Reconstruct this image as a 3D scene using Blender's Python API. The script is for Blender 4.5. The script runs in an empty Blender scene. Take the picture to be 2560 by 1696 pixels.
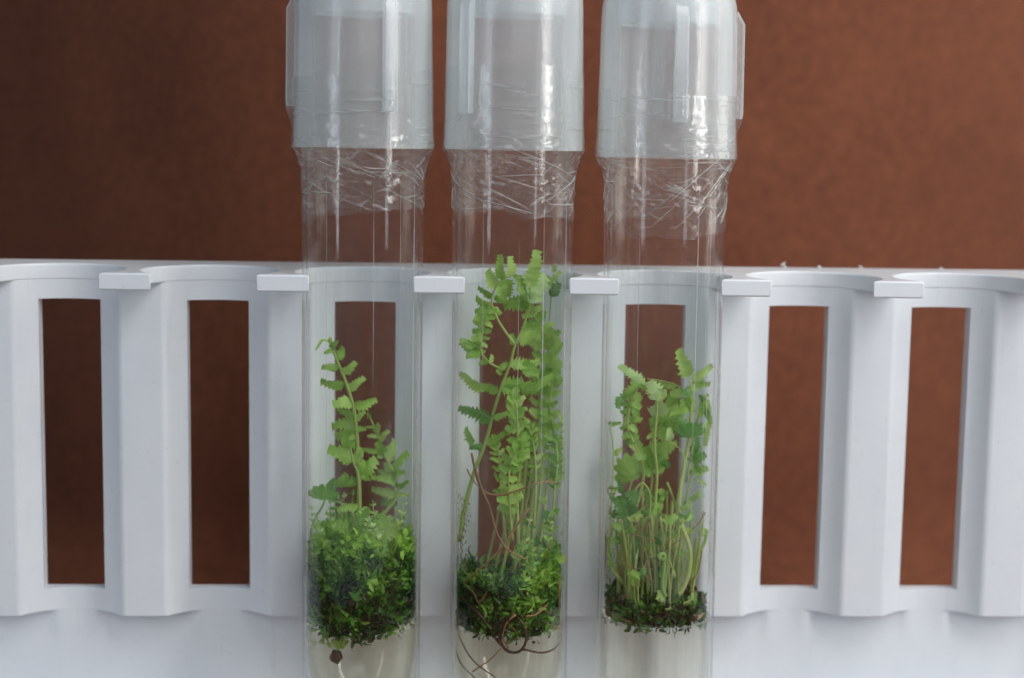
import bpy, bmesh, math, random
from mathutils import Vector, Matrix, noise
random.seed(7)
S = 0.001                      # all modelling below is written in millimetres
sc = bpy.context.scene
COL = sc.collection

# ------------------------------------------------------------------ camera
CAM = Vector((-8.857, -344.5, 29.18))
PITCH, YAW, ROLL = -0.1240, -0.0505, -0.0151
FPX = 4147.6                   # focal length in pixels of a 2560 px wide frame
ROT = (Matrix.Rotation(YAW, 3, 'Z') @ Matrix.Rotation(PITCH, 3, 'X') @ Matrix.Rotation(ROLL, 3, 'Y'))
cam_d = bpy.data.cameras.new('camera')
cam = bpy.data.objects.new('camera', cam_d)
COL.objects.link(cam)
cam.matrix_world = Matrix.Translation(CAM * S) @ (ROT @ Matrix.Rotation(math.pi / 2, 3, 'X')).to_4x4()
cam_d.sensor_fit = 'HORIZONTAL'
cam_d.sensor_width = 23.6
cam_d.lens = FPX / 2560 * 23.6
cam_d.clip_start = 0.01
cam_d.clip_end = 20
cam_d.dof.use_dof = True
cam_d.dof.focus_distance = 0.338
cam_d.dof.aperture_fstop = 5.6
sc.camera = cam

# ------------------------------------------------------------------ world, lamps, exposure
world = bpy.data.worlds.new('World')
sc.world = world
world.use_nodes = True
bg = world.node_tree.nodes['Background']
bg.inputs['Color'].default_value = (0.74, 0.84, 1.0, 1)
bg.inputs['Strength'].default_value = 0.12

def area(name, loc, target, sx, sy, power, color):
    l = bpy.data.lights.new(name, 'AREA')
    l.shape = 'RECTANGLE'
    l.size, l.size_y = sx, sy
    l.energy = power
    l.color = color
    o = bpy.data.objects.new(name, l)
    o.location = Vector(loc)
    o.rotation_euler = (Vector(target) - Vector(loc)).to_track_quat('-Z', 'Y').to_euler()
    COL.objects.link(o)
    return o
area('window_light', (0.46, -0.33, 0.20), (0.02, 0.01, -0.02), 0.085, 0.42, 1.55, (1.0, 0.985, 0.96))
area('far_window_light', (-0.47, -0.42, 0.16), (0.0, 0.0, -0.02), 0.045, 0.42, 0.45, (0.78, 0.89, 1.0))
area('front_light', (0.14, -0.72, 0.36), (0.02, 0.0, -0.02), 0.5, 0.34, 1.25, (0.93, 0.96, 1.0))
area('ceiling_light', (0.27, -0.26, 0.52), (0.02, 0.01, -0.02), 0.40, 0.26, 1.95, (1.0, 0.99, 0.97))
area('added_cloth_light', (0.43, 0.03, 0.10), (0.04, 0.12, 0.0), 0.16, 0.30, 0.42, (1.0, 0.95, 0.88))  # added lamp, brightens the cloth towards the right

vs = sc.view_settings
vs.view_transform = 'Standard'
vs.look = 'None'
vs.exposure = 0.0
vs.gamma = 1.0
vs.use_curve_mapping = False
cy = sc.cycles
cy.use_denoising = True
cy.use_adaptive_sampling = True
cy.adaptive_threshold = 0.05
cy.adaptive_min_samples = 16
cy.max_bounces = 14
cy.diffuse_bounces = 4
cy.glossy_bounces = 8
cy.transmission_bounces = 12
cy.transparent_max_bounces = 48
cy.caustics_reflective = True
cy.caustics_refractive = True
cy.blur_glossy = 0.3
cy.sample_clamp_indirect = 12.0

# ------------------------------------------------------------------ helpers
def px(u, v, Y):
    """a point of a 2560 px wide tracing, set at depth Y (mm)"""
    r = ROT @ Vector(((u - 1280) / FPX, 1.0, -(v - 848) / FPX))
    t = (Y - CAM.y) / r.y
    return CAM + r * t

class Reg:                     # a traced enlargement: origin and factor
    def __init__(s, x0, y0, k): s.x0, s.y0, s.k = x0, y0, k
    def __call__(s, x, y, Y=0.0): return px(s.x0 + x / s.k, s.y0 + y / s.k, Y)

def mesh_obj(name, verts, faces, mat, parent=None, smooth=True, sharp=35, loc=None):
    me = bpy.data.meshes.new(name)
    off = loc if loc is not None else Vector((0, 0, 0))
    me.from_pydata([tuple((Vector(v) - off) * S) for v in verts], [], faces)
    me.update()
    if smooth:
        me.polygons.foreach_set('use_smooth', [True] * len(me.polygons))
        if sharp: me.set_sharp_from_angle(angle=math.radians(sharp))
    if mat: me.materials.append(mat)
    return link(name, me, parent, loc)

def link(name, me, parent=None, loc=None):
    o = bpy.data.objects.new(name, me)
    COL.objects.link(o)
    if loc is not None: o.location = loc * S
    if parent is not None: hang(o, parent)
    return o

def hang(o, parent):
    o.parent = parent
    t = Vector((0, 0, 0))
    p = parent
    while p is not None:
        t = t + Vector(p.location) + (p.matrix_parent_inverse.translation if p.parent else Vector((0, 0, 0)))
        p = p.parent
    o.matrix_parent_inverse = Matrix.Translation(-t)

def tag(o, label, cat=None, group=None, kind=None):
    if label: o['label'] = label
    if cat: o['category'] = cat
    if group: o['group'] = group
    if kind: o['kind'] = kind
    return o

def empty(name, loc, label, cat, group=None):
    o = bpy.data.objects.new(name, None)
    o.empty_display_size = 0.005
    o.location = Vector(loc) * S
    COL.objects.link(o)
    return tag(o, label, cat, group)

def fix_normals(o):
    bm = bmesh.new(); bm.from_mesh(o.data)
    bmesh.ops.recalc_face_normals(bm, faces=bm.faces)
    bm.to_mesh(o.data); bm.free()
    return o

def bevel(o, w, seg=2, ang=40):
    m = o.modifiers.new('bevel', 'BEVEL')
    m.width = w * S; m.segments = seg; m.limit_method = 'ANGLE'; m.angle_limit = math.radians(ang)
    m.harden_normals = False
    return o

def prism(poly, z0, z1):
    n = len(poly)
    v = [(x, y, z0) for x, y in poly] + [(x, y, z1) for x, y in poly]
    f = [tuple(range(n)), tuple(range(2 * n - 1, n - 1, -1))]
    f += [(i, i + n, (i + 1) % n + n, (i + 1) % n) for i in range(n)]
    return v, f

def box(x0, x1, y0, y1, z0, z1):
    return prism([(x0, y0), (x1, y0), (x1, y1), (x0, y1)], z0, z1)

def lathe(profile, seg, axis, closed=True, fn=None):
    """profile of (r, z); axis(z) gives the centre; fn(r, a, z) may change r"""
    v, f, n = [], [], len(profile)
    for r, z in profile:
        c = axis(z)
        for k in range(seg):
            a = 2 * math.pi * k / seg
            rr = fn(r, a, z) if fn else r
            v.append((c[0] + rr * math.sin(a), c[1] - rr * math.cos(a), z))
    last = n if closed else n - 1
    for i in range(last):
        j = (i + 1) % n
        for k in range(seg):
            k2 = (k + 1) % seg
            f.append((i * seg + k, i * seg + k2, j * seg + k2, j * seg + k))
    return v, f

def catmull(pts, n):
    pts = [Vector(p) for p in pts]
    P = [pts[0] * 2 - pts[1]] + pts + [pts[-1] * 2 - pts[-2]]
    out = []
    for i in range(1, len(P) - 2):
        for k in range(n):
            t = k / n
            a, b, c, d = P[i - 1], P[i], P[i + 1], P[i + 2]
            out.append(0.5 * ((2 * b) + (c - a) * t + (2 * a - 5 * b + 4 * c - d) * t * t + (3 * b - a - 3 * c + d) * t ** 3))
    out.append(pts[-1])
    return out

def sweep(path, rad, sides=6):
    """tube along a smooth path; rad(t) in mm"""
    v, f, n = [], [], len(path)
    up = Vector((0.2, -1, 0.1)).normalized()
    for i, p in enumerate(path):
        d = (path[min(i + 1, n - 1)] - path[max(i - 1, 0)]).normalized()
        if d.length < 1e-6: d = Vector((0, 0, 1))
        s = d.cross(up)
        if s.length < 1e-3: s = d.cross(Vector((1, 0, 0)))
        s.normalize(); u = s.cross(d).normalized(); up = u
        r = rad(i / (n - 1))
        for k in range(sides):
            a = 2 * math.pi * k / sides
            v.append(p + (s * math.cos(a) + u * math.sin(a)) * r)
    for i in range(n - 1):
        for k in range(sides):
            k2 = (k + 1) % sides
            f.append((i * sides + k, i * sides + k2, (i + 1) * sides + k2, (i + 1) * sides + k))
    f.append(tuple(range(sides - 1, -1, -1)))
    f.append(tuple((n - 1) * sides + k for k in range(sides)))
    return v, f

# ------------------------------------------------------------------ materials
class NT:
    def __init__(s, name):
        s.m = bpy.data.materials.new(name); s.m.use_nodes = True
        s.t = s.m.node_tree; s.t.nodes.clear()
        s.out = s.t.nodes.new('ShaderNodeOutputMaterial')
    def n(s, typ, **kw):
        o = s.t.nodes.new('ShaderNode' + typ)
        for k, v in kw.items():
            if k.startswith('_'): setattr(o, k[1:], v)
            else:
                i = o.inputs[int(k[1:])] if k[0] == 'i' and k[1:].isdigit() else o.inputs[k.replace('__', ' ')]
                if hasattr(v, 'is_output') or isinstance(v, bpy.types.NodeSocket): s.t.links.new(v, i)
                elif isinstance(v, tuple) and len(v) == 3 and i.type == 'RGBA': i.default_value = (*v, 1)
                else: i.default_value = v
        return o
    def mix(s, fac, a, b): return s.n('MixShader', i0=fac, i1=a, i2=b).outputs[0]
    def math(s, op, a, b=0.0, c=0.0): return s.n('Math', _operation=op, i0=a, i1=b, i2=c).outputs[0]
    def noise(s, scale, detail=2.0, vec=None, rough=0.5):
        kw = dict(Scale=scale, Detail=detail, Roughness=rough)
        if vec is not None: kw['Vector'] = vec
        return s.n('TexNoise', **kw).outputs['Fac']
    def coord(s, sx=1, sy=1, sz=1):
        c = s.n('TexCoord').outputs['Object']
        return s.n('Mapping', Vector=c, Scale=(sx, sy, sz)).outputs[0]
    def ramp(s, fac, stops):
        r = s.n('ValToRGB', Fac=fac); e = r.color_ramp.elements
        while len(e) < len(stops): e.new(0.5)
        for el, (p, c) in zip(e, stops): el.position = p; el.color = (*c, 1)
        return r.outputs[0]
    def bump(s, h, strength, dist): return s.n('Bump', Height=h, Strength=strength, Distance=dist).outputs[0]
    def done(s, sh, vol=None):
        s.t.links.new(sh, s.out.inputs['Surface'])
        return s.m

def facing_gloss(t, lo, power, normal=None):
    kw = dict(Blend=0.5)
    if normal is not None: kw['Normal'] = normal
    fc = t.n('LayerWeight', **kw).outputs['Facing']
    return t.math('ADD', t.math('MULTIPLY', t.math('POWER', fc, power), 1 - lo), lo)

def m_plastic():
    t = NT('rack_polypropylene')
    n1 = t.noise(220, 3, t.coord())
    c = t.ramp(t.noise(24, 5, t.coord(), 0.7), [(0.3, (0.705, 0.745, 0.790)), (0.7, (0.770, 0.800, 0.830))])
    speck = t.n('MapRange', Value=t.noise(950, 1, t.coord()))
    speck.inputs['From Min'].default_value = 0.70; speck.inputs['From Max'].default_value = 0.76
    scuff = t.n('MapRange', Value=t.noise(1.0, 3, t.coord(900, 900, 45), 0.7))
    scuff.inputs['From Min'].default_value = 0.60; scuff.inputs['From Max'].default_value = 0.80
    mk = t.n('MixRGB', Fac=t.math('MULTIPLY', speck.outputs[0], 0.13), Color1=c, Color2=(0.36, 0.34, 0.31)).outputs[0]
    mk = t.n('MixRGB', Fac=t.math('MULTIPLY', scuff.outputs[0], 0.22), Color1=mk, Color2=(0.52, 0.53, 0.54)).outputs[0]
    b = t.n('BsdfPrincipled', Roughness=0.42, IOR=1.49)
    t.t.links.new(mk, b.inputs['Base Color'])
    t.t.links.new(t.math('ADD', t.math('MULTIPLY', scuff.outputs[0], 0.2), 0.38), b.inputs['Roughness'])
    t.t.links.new(t.bump(n1, 0.15, 0.0004), b.inputs['Normal'])
    return t.done(b.outputs[0])

def m_glass(name='tube_glass', dust=0.014):
    t = NT(name)
    g = t.n('BsdfGlass', Roughness=0.0, IOR=1.48, Color=(0.985, 0.99, 0.985)).outputs[0]
    fc = t.n('LayerWeight', Blend=0.5).outputs['Facing']
    edge = t.n('MapRange', _interpolation_type='SMOOTHSTEP', Value=fc)
    edge.inputs['From Min'].default_value = 0.64; edge.inputs['From Max'].default_value = 0.90
    clear = t.mix(facing_gloss(t, 0.02, 5.0), t.n('BsdfTransparent', Color=(0.997, 1.0, 0.997)).outputs[0], t.n('BsdfGlossy', Roughness=0.03, Color=(1, 1, 1)).outputs[0])
    edge.inputs['To Max'].default_value = 0.6
    g = t.mix(edge.outputs[0], clear, g)
    d = t.n('BsdfTranslucent', Color=(0.9, 0.9, 0.9)).outputs[0]
    film = t.n('MapRange', Value=t.noise(1.0, 1, t.coord(800, 800, 3)))
    film.inputs['From Min'].default_value = 0.35; film.inputs['From Max'].default_value = 0.8; film.inputs['To Max'].default_value = dust * 4
    return t.done(t.mix(film.outputs[0], g, d))

def m_cap(name='cap_plastic', op0=0.18):
    t = NT(name)
    tr = t.n('BsdfTransparent', Color=(0.98, 0.99, 0.995)).outputs[0]
    d = t.n('BsdfDiffuse', Color=(0.93, 0.97, 0.98)).outputs[0]
    l = t.n('BsdfTranslucent', Color=(0.94, 0.98, 0.99)).outputs[0]
    fc = t.n('LayerWeight', Blend=0.5).outputs['Facing']
    base = t.mix(t.math('ADD', t.math('MULTIPLY', t.math('POWER', fc, 1.6), 0.5), op0), tr, t.mix(0.32, d, l))
    gl = t.n('BsdfGlossy', Color=(1, 1, 1), Roughness=0.27).outputs[0]
    return t.done(t.mix(facing_gloss(t, 0.04, 5.0), base, gl))

def m_film(name, milky, rough, bumpy):
    t = NT(name)
    tr = t.n('BsdfTransparent', Color=(0.985, 0.99, 0.985)).outputs[0]
    d = t.n('BsdfDiffuse', Color=(0.82, 0.85, 0.83)).outputs[0]
    l = t.n('BsdfTranslucent', Color=(0.82, 0.85, 0.83)).outputs[0]
    base = t.mix(milky, tr, t.mix(0.5, d, l))
    gl = t.n('BsdfGlossy', Color=(1, 1, 1), Roughness=rough).outputs[0]
    return t.done(t.mix(facing_gloss(t, 0.055, 4.0), base, gl))

def m_agar(name, col, milk):
    t = NT(name)
    g = t.n('BsdfGlass', Roughness=0.02, IOR=1.335, Color=col).outputs[0]
    clear = t.mix(facing_gloss(t, 0.03, 5.0), t.n('BsdfTransparent', Color=col).outputs[0], t.n('BsdfGlossy', Roughness=0.05, Color=(1, 1, 1)).outputs[0])
    fc = t.n('LayerWeight', Blend=0.5).outputs['Facing']
    e = t.n('MapRange', _interpolation_type='SMOOTHSTEP', Value=fc)
    e.inputs['From Min'].default_value = 0.35; e.inputs['From Max'].default_value = 0.8
    g = t.mix(e.outputs[0], clear, g)
    d = t.n('BsdfTranslucent', Color=(0.74, 0.69, 0.60)).outputs[0]
    e = t.n('BsdfDiffuse', Color=(0.72, 0.67, 0.58)).outputs[0]
    return t.done(t.mix(milk, g, t.mix(0.5, d, e)))

def m_leaf(name, stops, trans=0.4, rough=0.42, vein=0.0):
    t = NT(name)
    r = t.n('ObjectInfo').outputs['Random']
    co = t.n('TexCoord').outputs['Object']
    nz = t.noise(5.0 if vein else 420, 3, co)
    fac = t.math('ADD', t.math('MULTIPLY', r, 0.66), t.math('MULTIPLY', nz, 0.34))
    c = t.ramp(fac, stops)
    if vein:
        sp = t.n('SeparateXYZ', Vector=co).outputs
        ay = t.math('ABSOLUTE', sp[1])
        mid = t.math('SUBTRACT', 1.0, t.math('MINIMUM', 1.0, t.math('DIVIDE', ay, 0.035)))
        sv = t.math('POWER', t.math('ABSOLUTE', t.math('SINE', t.math('MULTIPLY', t.math('SUBTRACT', sp[0], t.math('MULTIPLY', ay, 0.8)), 22.0))), 10.0)
        vf = t.math('MAXIMUM', t.math('MULTIPLY', mid, 0.55), t.math('MULTIPLY', sv, 0.30))
        c = t.n('MixRGB', Fac=vf, Color1=c, Color2=(0.46, 0.62, 0.26)).outputs[0]
    b = t.n('BsdfPrincipled', Roughness=rough, IOR=1.42)
    t.t.links.new(c, b.inputs['Base Color'])
    l = t.n('BsdfTranslucent', Color=c).outputs[0]
    return t.done(t.mix(trans, b.outputs[0], l))

def m_attr(name, stops, trans=0.3, rough=0.4):
    t = NT(name)
    a = t.n('Attribute', _attribute_name='tint').outputs['Fac']
    c = t.ramp(a, stops)
    b = t.n('BsdfPrincipled', Roughness=rough, IOR=1.42)
    t.t.links.new(c, b.inputs['Base Color'])
    l = t.n('BsdfTranslucent', Color=c).outputs[0]
    return t.done(t.mix(trans, b.outputs[0], l))

def m_cloth():
    t = NT('brown_cloth')
    v = t.coord()
    wx = t.n('TexWave', Vector=t.coord(1, 1, 1), Scale=430.0, Distortion=1.2, Detail=2.0, _bands_direction='X').outputs['Fac']
    wz = t.n('TexWave', Vector=t.coord(1, 1, 1), Scale=380.0, Distortion=1.5, Detail=2.0, _bands_direction='Z').outputs['Fac']
    weave = t.math('MULTIPLY', wx, wz)
    big = t.noise(30, 5, v, 0.62)
    fib = t.noise(1.0, 3, t.coord(420, 420, 330))
    fac = t.math('ADD', t.math('ADD', t.math('MULTIPLY', big, 0.22), 0.14), t.math('ADD', t.math('MULTIPLY', fib, 0.42), t.math('MULTIPLY', weave, 0.25)))
    c = t.ramp(fac, [(0.3, (0.090, 0.024, 0.010)), (0.52, (0.175, 0.050, 0.020)), (0.74, (0.265, 0.088, 0.037))])
    b = t.n('BsdfPrincipled', Roughness=0.9)
    t.t.links.new(c, b.inputs['Base Color'])
    b.inputs['Sheen Weight'].default_value = 0.08
    b.inputs['Sheen Tint'].default_value = (0.8, 0.5, 0.35, 1)
    t.t.links.new(t.bump(weave, 0.7, 0.0006), b.inputs['Normal'])
    return t.done(b.outputs[0])

def m_simple(name, col, rough=0.5, var=0.15, scale=300, spec=0.5):
    t = NT(name)
    nz = t.noise(scale, 3, t.coord())
    lo = tuple(x * (1 - var) for x in col); hi = tuple(min(1, x * (1 + var)) for x in col)
    b = t.n('BsdfPrincipled', Roughness=rough)
    t.t.links.new(t.ramp(nz, [(0.3, lo), (0.7, hi)]), b.inputs['Base Color'])
    b.inputs['Specular IOR Level'].default_value = spec
    return t.done(b.outputs[0])

PLASTIC = m_plastic()
GLASS = m_glass()
CAPM = m_cap()
CAPT = m_cap('cap_plastic_thick', 0.22)
FILM = m_film('cling_film', 0.05, 0.20, 0.12)
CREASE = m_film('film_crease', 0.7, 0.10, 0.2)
CREASE_FAINT = m_film('film_crease_faint', 0.22, 0.2, 0.2)
AGAR_CLEAR = m_agar('agar_clear', (0.992, 0.982, 0.945), 0.012)
AGAR_TAN = m_agar('agar_tan', (0.984, 0.960, 0.885), 0.012)
LEAF = m_leaf('fern_leaf', [(0.12, (0.205, 0.420, 0.058)), (0.5, (0.350, 0.600, 0.100)), (0.8, (0.480, 0.700, 0.185)), (0.92, (0.58, 0.68, 0.20))], 0.52, vein=1)
LEAF_PALE = m_leaf('fern_leaf_pale', [(0.1, (0.42, 0.63, 0.21)), (0.9, (0.54, 0.73, 0.33))], 0.45, vein=1)
LEAF_DARK = m_leaf('fern_leaf_dark', [(0.1, (0.085, 0.260, 0.050)), (0.9, (0.170, 0.390, 0.080))], 0.45, vein=1)
STEM = m_leaf('fern_stem', [(0.1, (0.36, 0.50, 0.12)), (0.9, (0.58, 0.64, 0.25))], 0.4)
ROOT = m_simple('root_brown', (0.24, 0.125, 0.04), 0.45, 0.35, 250)
ROOT_DARK = m_simple('root_dark', (0.045, 0.022, 0.012), 0.35, 0.4, 250)
MOSS = m_attr('moss_green', [(0.0, (0.014, 0.030, 0.009)), (0.25, (0.032, 0.120, 0.016)), (0.6, (0.120, 0.320, 0.030)), (1.0, (0.38, 0.64, 0.10))], 0.5, 0.3)
DEBRIS = m_attr('brown_debris', [(0.0, (0.012, 0.010, 0.007)), (0.45, (0.05, 0.028, 0.012)), (0.8, (0.17, 0.085, 0.028)), (1.0, (0.38, 0.30, 0.13))], 0.12, 0.35)
def m_water():
    t = NT('water_drop')
    g = t.n('BsdfGlass', Roughness=0.0, IOR=1.33).outputs[0]
    return t.done(t.mix(0.16, g, t.n('BsdfTranslucent', Color=(0.9, 0.9, 0.9)).outputs[0]))
WATER = m_water()
CLOTH = m_cloth()
TABLE = m_simple('table_board', (0.45, 0.47, 0.52), 0.6, 0.06, 40)
RED = m_simple('red_ink', (0.55, 0.06, 0.07), 0.5, 0.2, 900)

# ------------------------------------------------------------------ setting
def build_backdrop():
    v, f = [], []
    nx, nz = 120, 120
    for j in range(nz + 1):
        for i in range(nx + 1):
            x = -280 + 600 * i / nx
            yw = 98 + (0.0019 * x * x if abs(x) < 170 else 0.0019 * 170 * (2 * abs(x) - 170))
            if x < 0: yw += 0.0016 * min(170, -x) ** 2
            L = 560 * j / nz - 220                             # along the cloth: forward part, bend, hanging part
            if L < 0: dy, z = L - 30, 0.0
            elif L < 47.1: a = L / 30; dy, z = -30 + 30 * math.sin(a), 30 - 30 * math.cos(a)
            else: dy, z = 0.0, 30 + L - 47.1
            k = min(1, max(0, (z - 2) / 25))
            y = yw + dy
            y += k * (5 * noise.noise(Vector((x * 0.012, z * 0.008, 3.1))) + 1.8 * noise.noise(Vector((x * 0.035, z * 0.02, 8.7))))
            v.append((x, y, z - 105.15))
    for j in range(nz):
        for i in range(nx):
            a = j * (nx + 1) + i
            f.append((a, a + 1, a + nx + 2, a + nx + 1))
    o = mesh_obj('backdrop', v, f, CLOTH, sharp=None)
    m = o.modifiers.new('thickness', 'SOLIDIFY'); m.thickness = 0.6 * S; m.offset = -1
    tag(o, 'brown woven cloth hung behind the rack', kind='structure')
    v, f = box(-320, 360, -260, 240, -125, -106.2)
    t = mesh_obj('table_top', v, f, TABLE, smooth=False)
    tag(t, 'pale table top under the rack', kind='structure')
build_backdrop()

# ------------------------------------------------------------------ rack
P, X0, R = 31.5, -85.636, 13.91
YT, YR, YB = -9.19, 8.68, 24.0
THK, ZWT, ZWB, ZRB = 3.56, -7.6, -71.15, -76.14
HW, HR = 6.58, 4.72
HOLES = [X0 + k * P for k in range(-1, 8)]
ZBASE = -102.0
XL, XR = HOLES[0] - P / 2, HOLES[-1] + P / 2

def build_rack():
    rack = empty('test_tube_rack', (24, 8, -105), 'white plastic test tube rack with open-front holes and slotted back', 'rack')
    rnd = random.Random(3)
    # top plate: half-open holes along the cut front edge
    poly = []
    a0 = math.acos(-YT / R) if False else math.atan2(YT, math.sqrt(R * R - YT * YT))
    poly.append((XL, YT))
    for xc in HOLES:
        n = 56
        jl, jr = rnd.uniform(-.25, .25), rnd.uniform(-.25, .25)
        yl, yr_ = YT + rnd.uniform(-.2, .2), YT + rnd.uniform(-.2, .2)
        hc = math.sqrt(R * R - YT * YT)
        poly.append((xc - hc + jl, yl))
        for k in range(1, n):
            a = math.pi - a0 + (2 * a0 - math.pi) * 0 - (math.pi - 2 * a0) * 0
            ang = (math.pi - a0) + (a0 - (math.pi - a0)) * k / n      # from the left lip over the back to the right lip
            poly.append((xc + R * math.cos(ang), R * math.sin(ang)))
        poly.append((xc + hc + jr, yr_))
    poly += [(XR, YT), (XR, YB), (XL, YB)]
    v, f = prism(poly, -THK, 0)
    o = fix_normals(mesh_obj('top_plate', v, f, PLASTIC, rack, sharp=30))
    bevel(o, 0.45, 3, 50)
    def soften(p0, p1, p2, d=0.9):
        p0, p1, p2 = Vector(p0), Vector(p1), Vector(p2)
        a = p1 + (p0 - p1).normalized() * d; b = p1 + (p2 - p1).normalized() * d
        return [tuple(a * (1 - t) ** 2 + p1 * 2 * t * (1 - t) + b * t * t) for t in (0, .15, .3, .45, .6, .75, .9, 1)]
    # ribs between the slots, hollow like a moulding
    def rib_poly(ins):
        L = []
        half = P / 2 - HW - ins
        hr = HR - ins * 0.55
        yf = YR + ins
        for k in range(9):
            x = -half + (half - hr) * k / 8
            xc = P / 2 + x                    # distance from the hole centre on the left
            y = math.sqrt(max(1, (R + 0.1 + ins) ** 2 - min(xc, R) ** 2))
            L.append((x, max(yf, y) if k < 8 else yf))
        c = L[-1]; L = [p for p in L[:-1] if (Vector(p) - Vector(c)).length > 0.95]
        L = L + soften(L[-1], c, (0, yf))
        Rr = [(-x, y) for x, y in reversed(L)]
        yb = 16.0 - ins
        return L + Rr + [(half, yb), (-half, yb)]
    for k in range(len(HOLES) - 1):
        xc = HOLES[k] + P / 2
        v, f = prism([(x + xc, y) for x, y in rib_poly(0.004)], ZRB + 0.5, -THK)
        v2, f2 = prism([(x + xc, y) for x, y in rib_poly(2.1)], ZWB + 1.5, ZWT - 2.0)
        o = mesh_obj('rib', v, f, PLASTIC, rack, sharp=30)
        fix_normals(o)
        bm = bmesh.new(); bm.from_mesh(o.data)
        vv = [bm.verts.new(Vector(p) * S) for p in v2]
        fs = [bm.faces.new([vv[i] for i in q]) for q in f2]
        bmesh.ops.recalc_face_normals(bm, faces=fs)
        bmesh.ops.reverse_faces(bm, faces=fs)
        for q in bm.faces: q.smooth = True
        bm.to_mesh(o.data); bm.free()
        o.data.set_sharp_from_angle(angle=math.radians(30))
    # scalloped bands above and below the slots; the lower one runs on into the flat back panel
    hc = P / 2 - HR
    front = [(XL, YR)]
    for xc in HOLES:
        for k in range(29):
            x = -hc + 2 * hc * k / 28
            arc = lambda q: (xc + q, math.sqrt((R + 0.1) ** 2 - q * q))
            if k == 0: front += soften((xc - hc - 2, YR), (xc - hc, YR), arc(-hc + 1.3))
            elif k == 28: front += soften(arc(hc - 1.3), (xc + hc, YR), (xc + hc + 2, YR))
            elif (Vector(arc(x)) - Vector((xc + math.copysign(hc, x), YR))).length > 0.95: front.append(arc(x))
    front.append((XR, YR))
    v, f = prism(front + [(XR, 16), (XL, 16)], ZWT, -THK + 0.25)
    fix_normals(mesh_obj('upper_band', v, f, PLASTIC, rack, sharp=30))
    n = len(front); yp = R + 0.14
    rows = [(ZWB, 0.0), (ZRB + 0.3, 0.0), (ZRB, 0.0), (ZRB - 0.02, 0.02), (ZRB - 2, 0.2), (ZRB - 4, 0.5), (ZRB - 6, 0.8), (ZRB - 8, 1.0), (-104.9, 1.0)]
    v, f = [], []
    for z, w in rows:
        for x, y in front:                                   # near the slot centre the wall runs smoothly into the panel
            k = min(1.0, max(0.0, (yp - y - 0.5) / 0.8))
            v.append((x, y + (max(y, yp) - y) * (w + (1 - w) * k if w > 0 else 0), z))
        v += [(XR, 16, z), (XL, 16, z)]
    m = n + 2
    for q in range(len(rows) - 1):
        for k in range(m):
            k2 = (k + 1) % m
            f.append((q * m + k, q * m + k2, (q + 1) * m + k2, (q + 1) * m + k))
    f.append(tuple(range(m))); f.append(tuple((len(rows) - 1) * m + k for k in range(m - 1, -1, -1)))
    fix_normals(mesh_obj('back_panel', v, f, PLASTIC, rack, sharp=30))
    v, f = box(XL, XR, -17, 23, -105, ZBASE)
    bevel(mesh_obj('base_plate', v, f, PLASTIC, rack), 0.4)
    for xa, xb in ((XL - 2, XL), (XR, XR + 2)):
        v, f = box(xa, xb, YT, YB, -105, 0)
        bevel(mesh_obj('end_wall', v, f, PLASTIC, rack), 0.4)
    # curled saw shavings on the rear edge
    for u, dz, n in ((1958, 1.3, 9), (2045, .45, 4), (2150, .5, 4), (2350, .35, 4)):
        b = px(u, 668, YB - 0.3); b.z = -0.05
        pts = [b + Vector((rnd.uniform(-.25, .25) + .5 * math.sin(i * 1.1), rnd.uniform(-.2, .2), dz * i / n + .15 * math.cos(i * 2))) for i in range(n)]
        v, f = sweep(catmull(pts, 3), lambda t: 0.12, 5)
        mesh_obj('shaving', v, f, PLASTIC, rack)
    # small red ink mark on one rib
    c = px(2257, 872, 12.6)
    v, f = [], []
    for k in range(10):
        a = 2 * math.pi * k / 10
        v.append((c.x + 0.28 * math.cos(a), 12.30, c.z + (1.5 + .5 * rnd.random()) * math.sin(a)))
    v += [(x, y + 0.5, z) for x, y, z in v]
    f = [tuple(range(10)), tuple(range(19, 9, -1))] + [(i, (i + 1) % 10, (i + 1) % 10 + 10, i + 10) for i in range(10)]
    tag(mesh_obj('ink_mark', v, f, RED, rack), 'small red ink mark on a rib')
build_rack()

# ------------------------------------------------------------------ tubes
RO, RI = 12.53, 11.75
TUBES = [dict(x=-22.67, lean=0.0000, top=59.8, plug=52.5, capz=25.6, fins=(-92, 23, 150), film=(40.5, 12.6)),
         dict(x=8.74, lean=-0.0040, top=60.0, plug=52.7, capz=25.6, fins=(-43, 137, 222), film=(41.5, 12.4)),
         dict(x=40.25, lean=-0.0030, top=58.0, plug=51.4, capz=24.4, fins=(2, 92, 180), film=(38.0, 9.8))]
YC = -0.4
def axis_of(T):
    return lambda z: (T['x'] + T['lean'] * (z + 85), YC)

TLABEL = ['culture tube holding one slim feathery frond above a rounded dark moss clump',
          'culture tube with the tallest fronds and a looped brown root in its gel',
          'culture tube with pale bare stems and short leaves over a deep clear gel']

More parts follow.
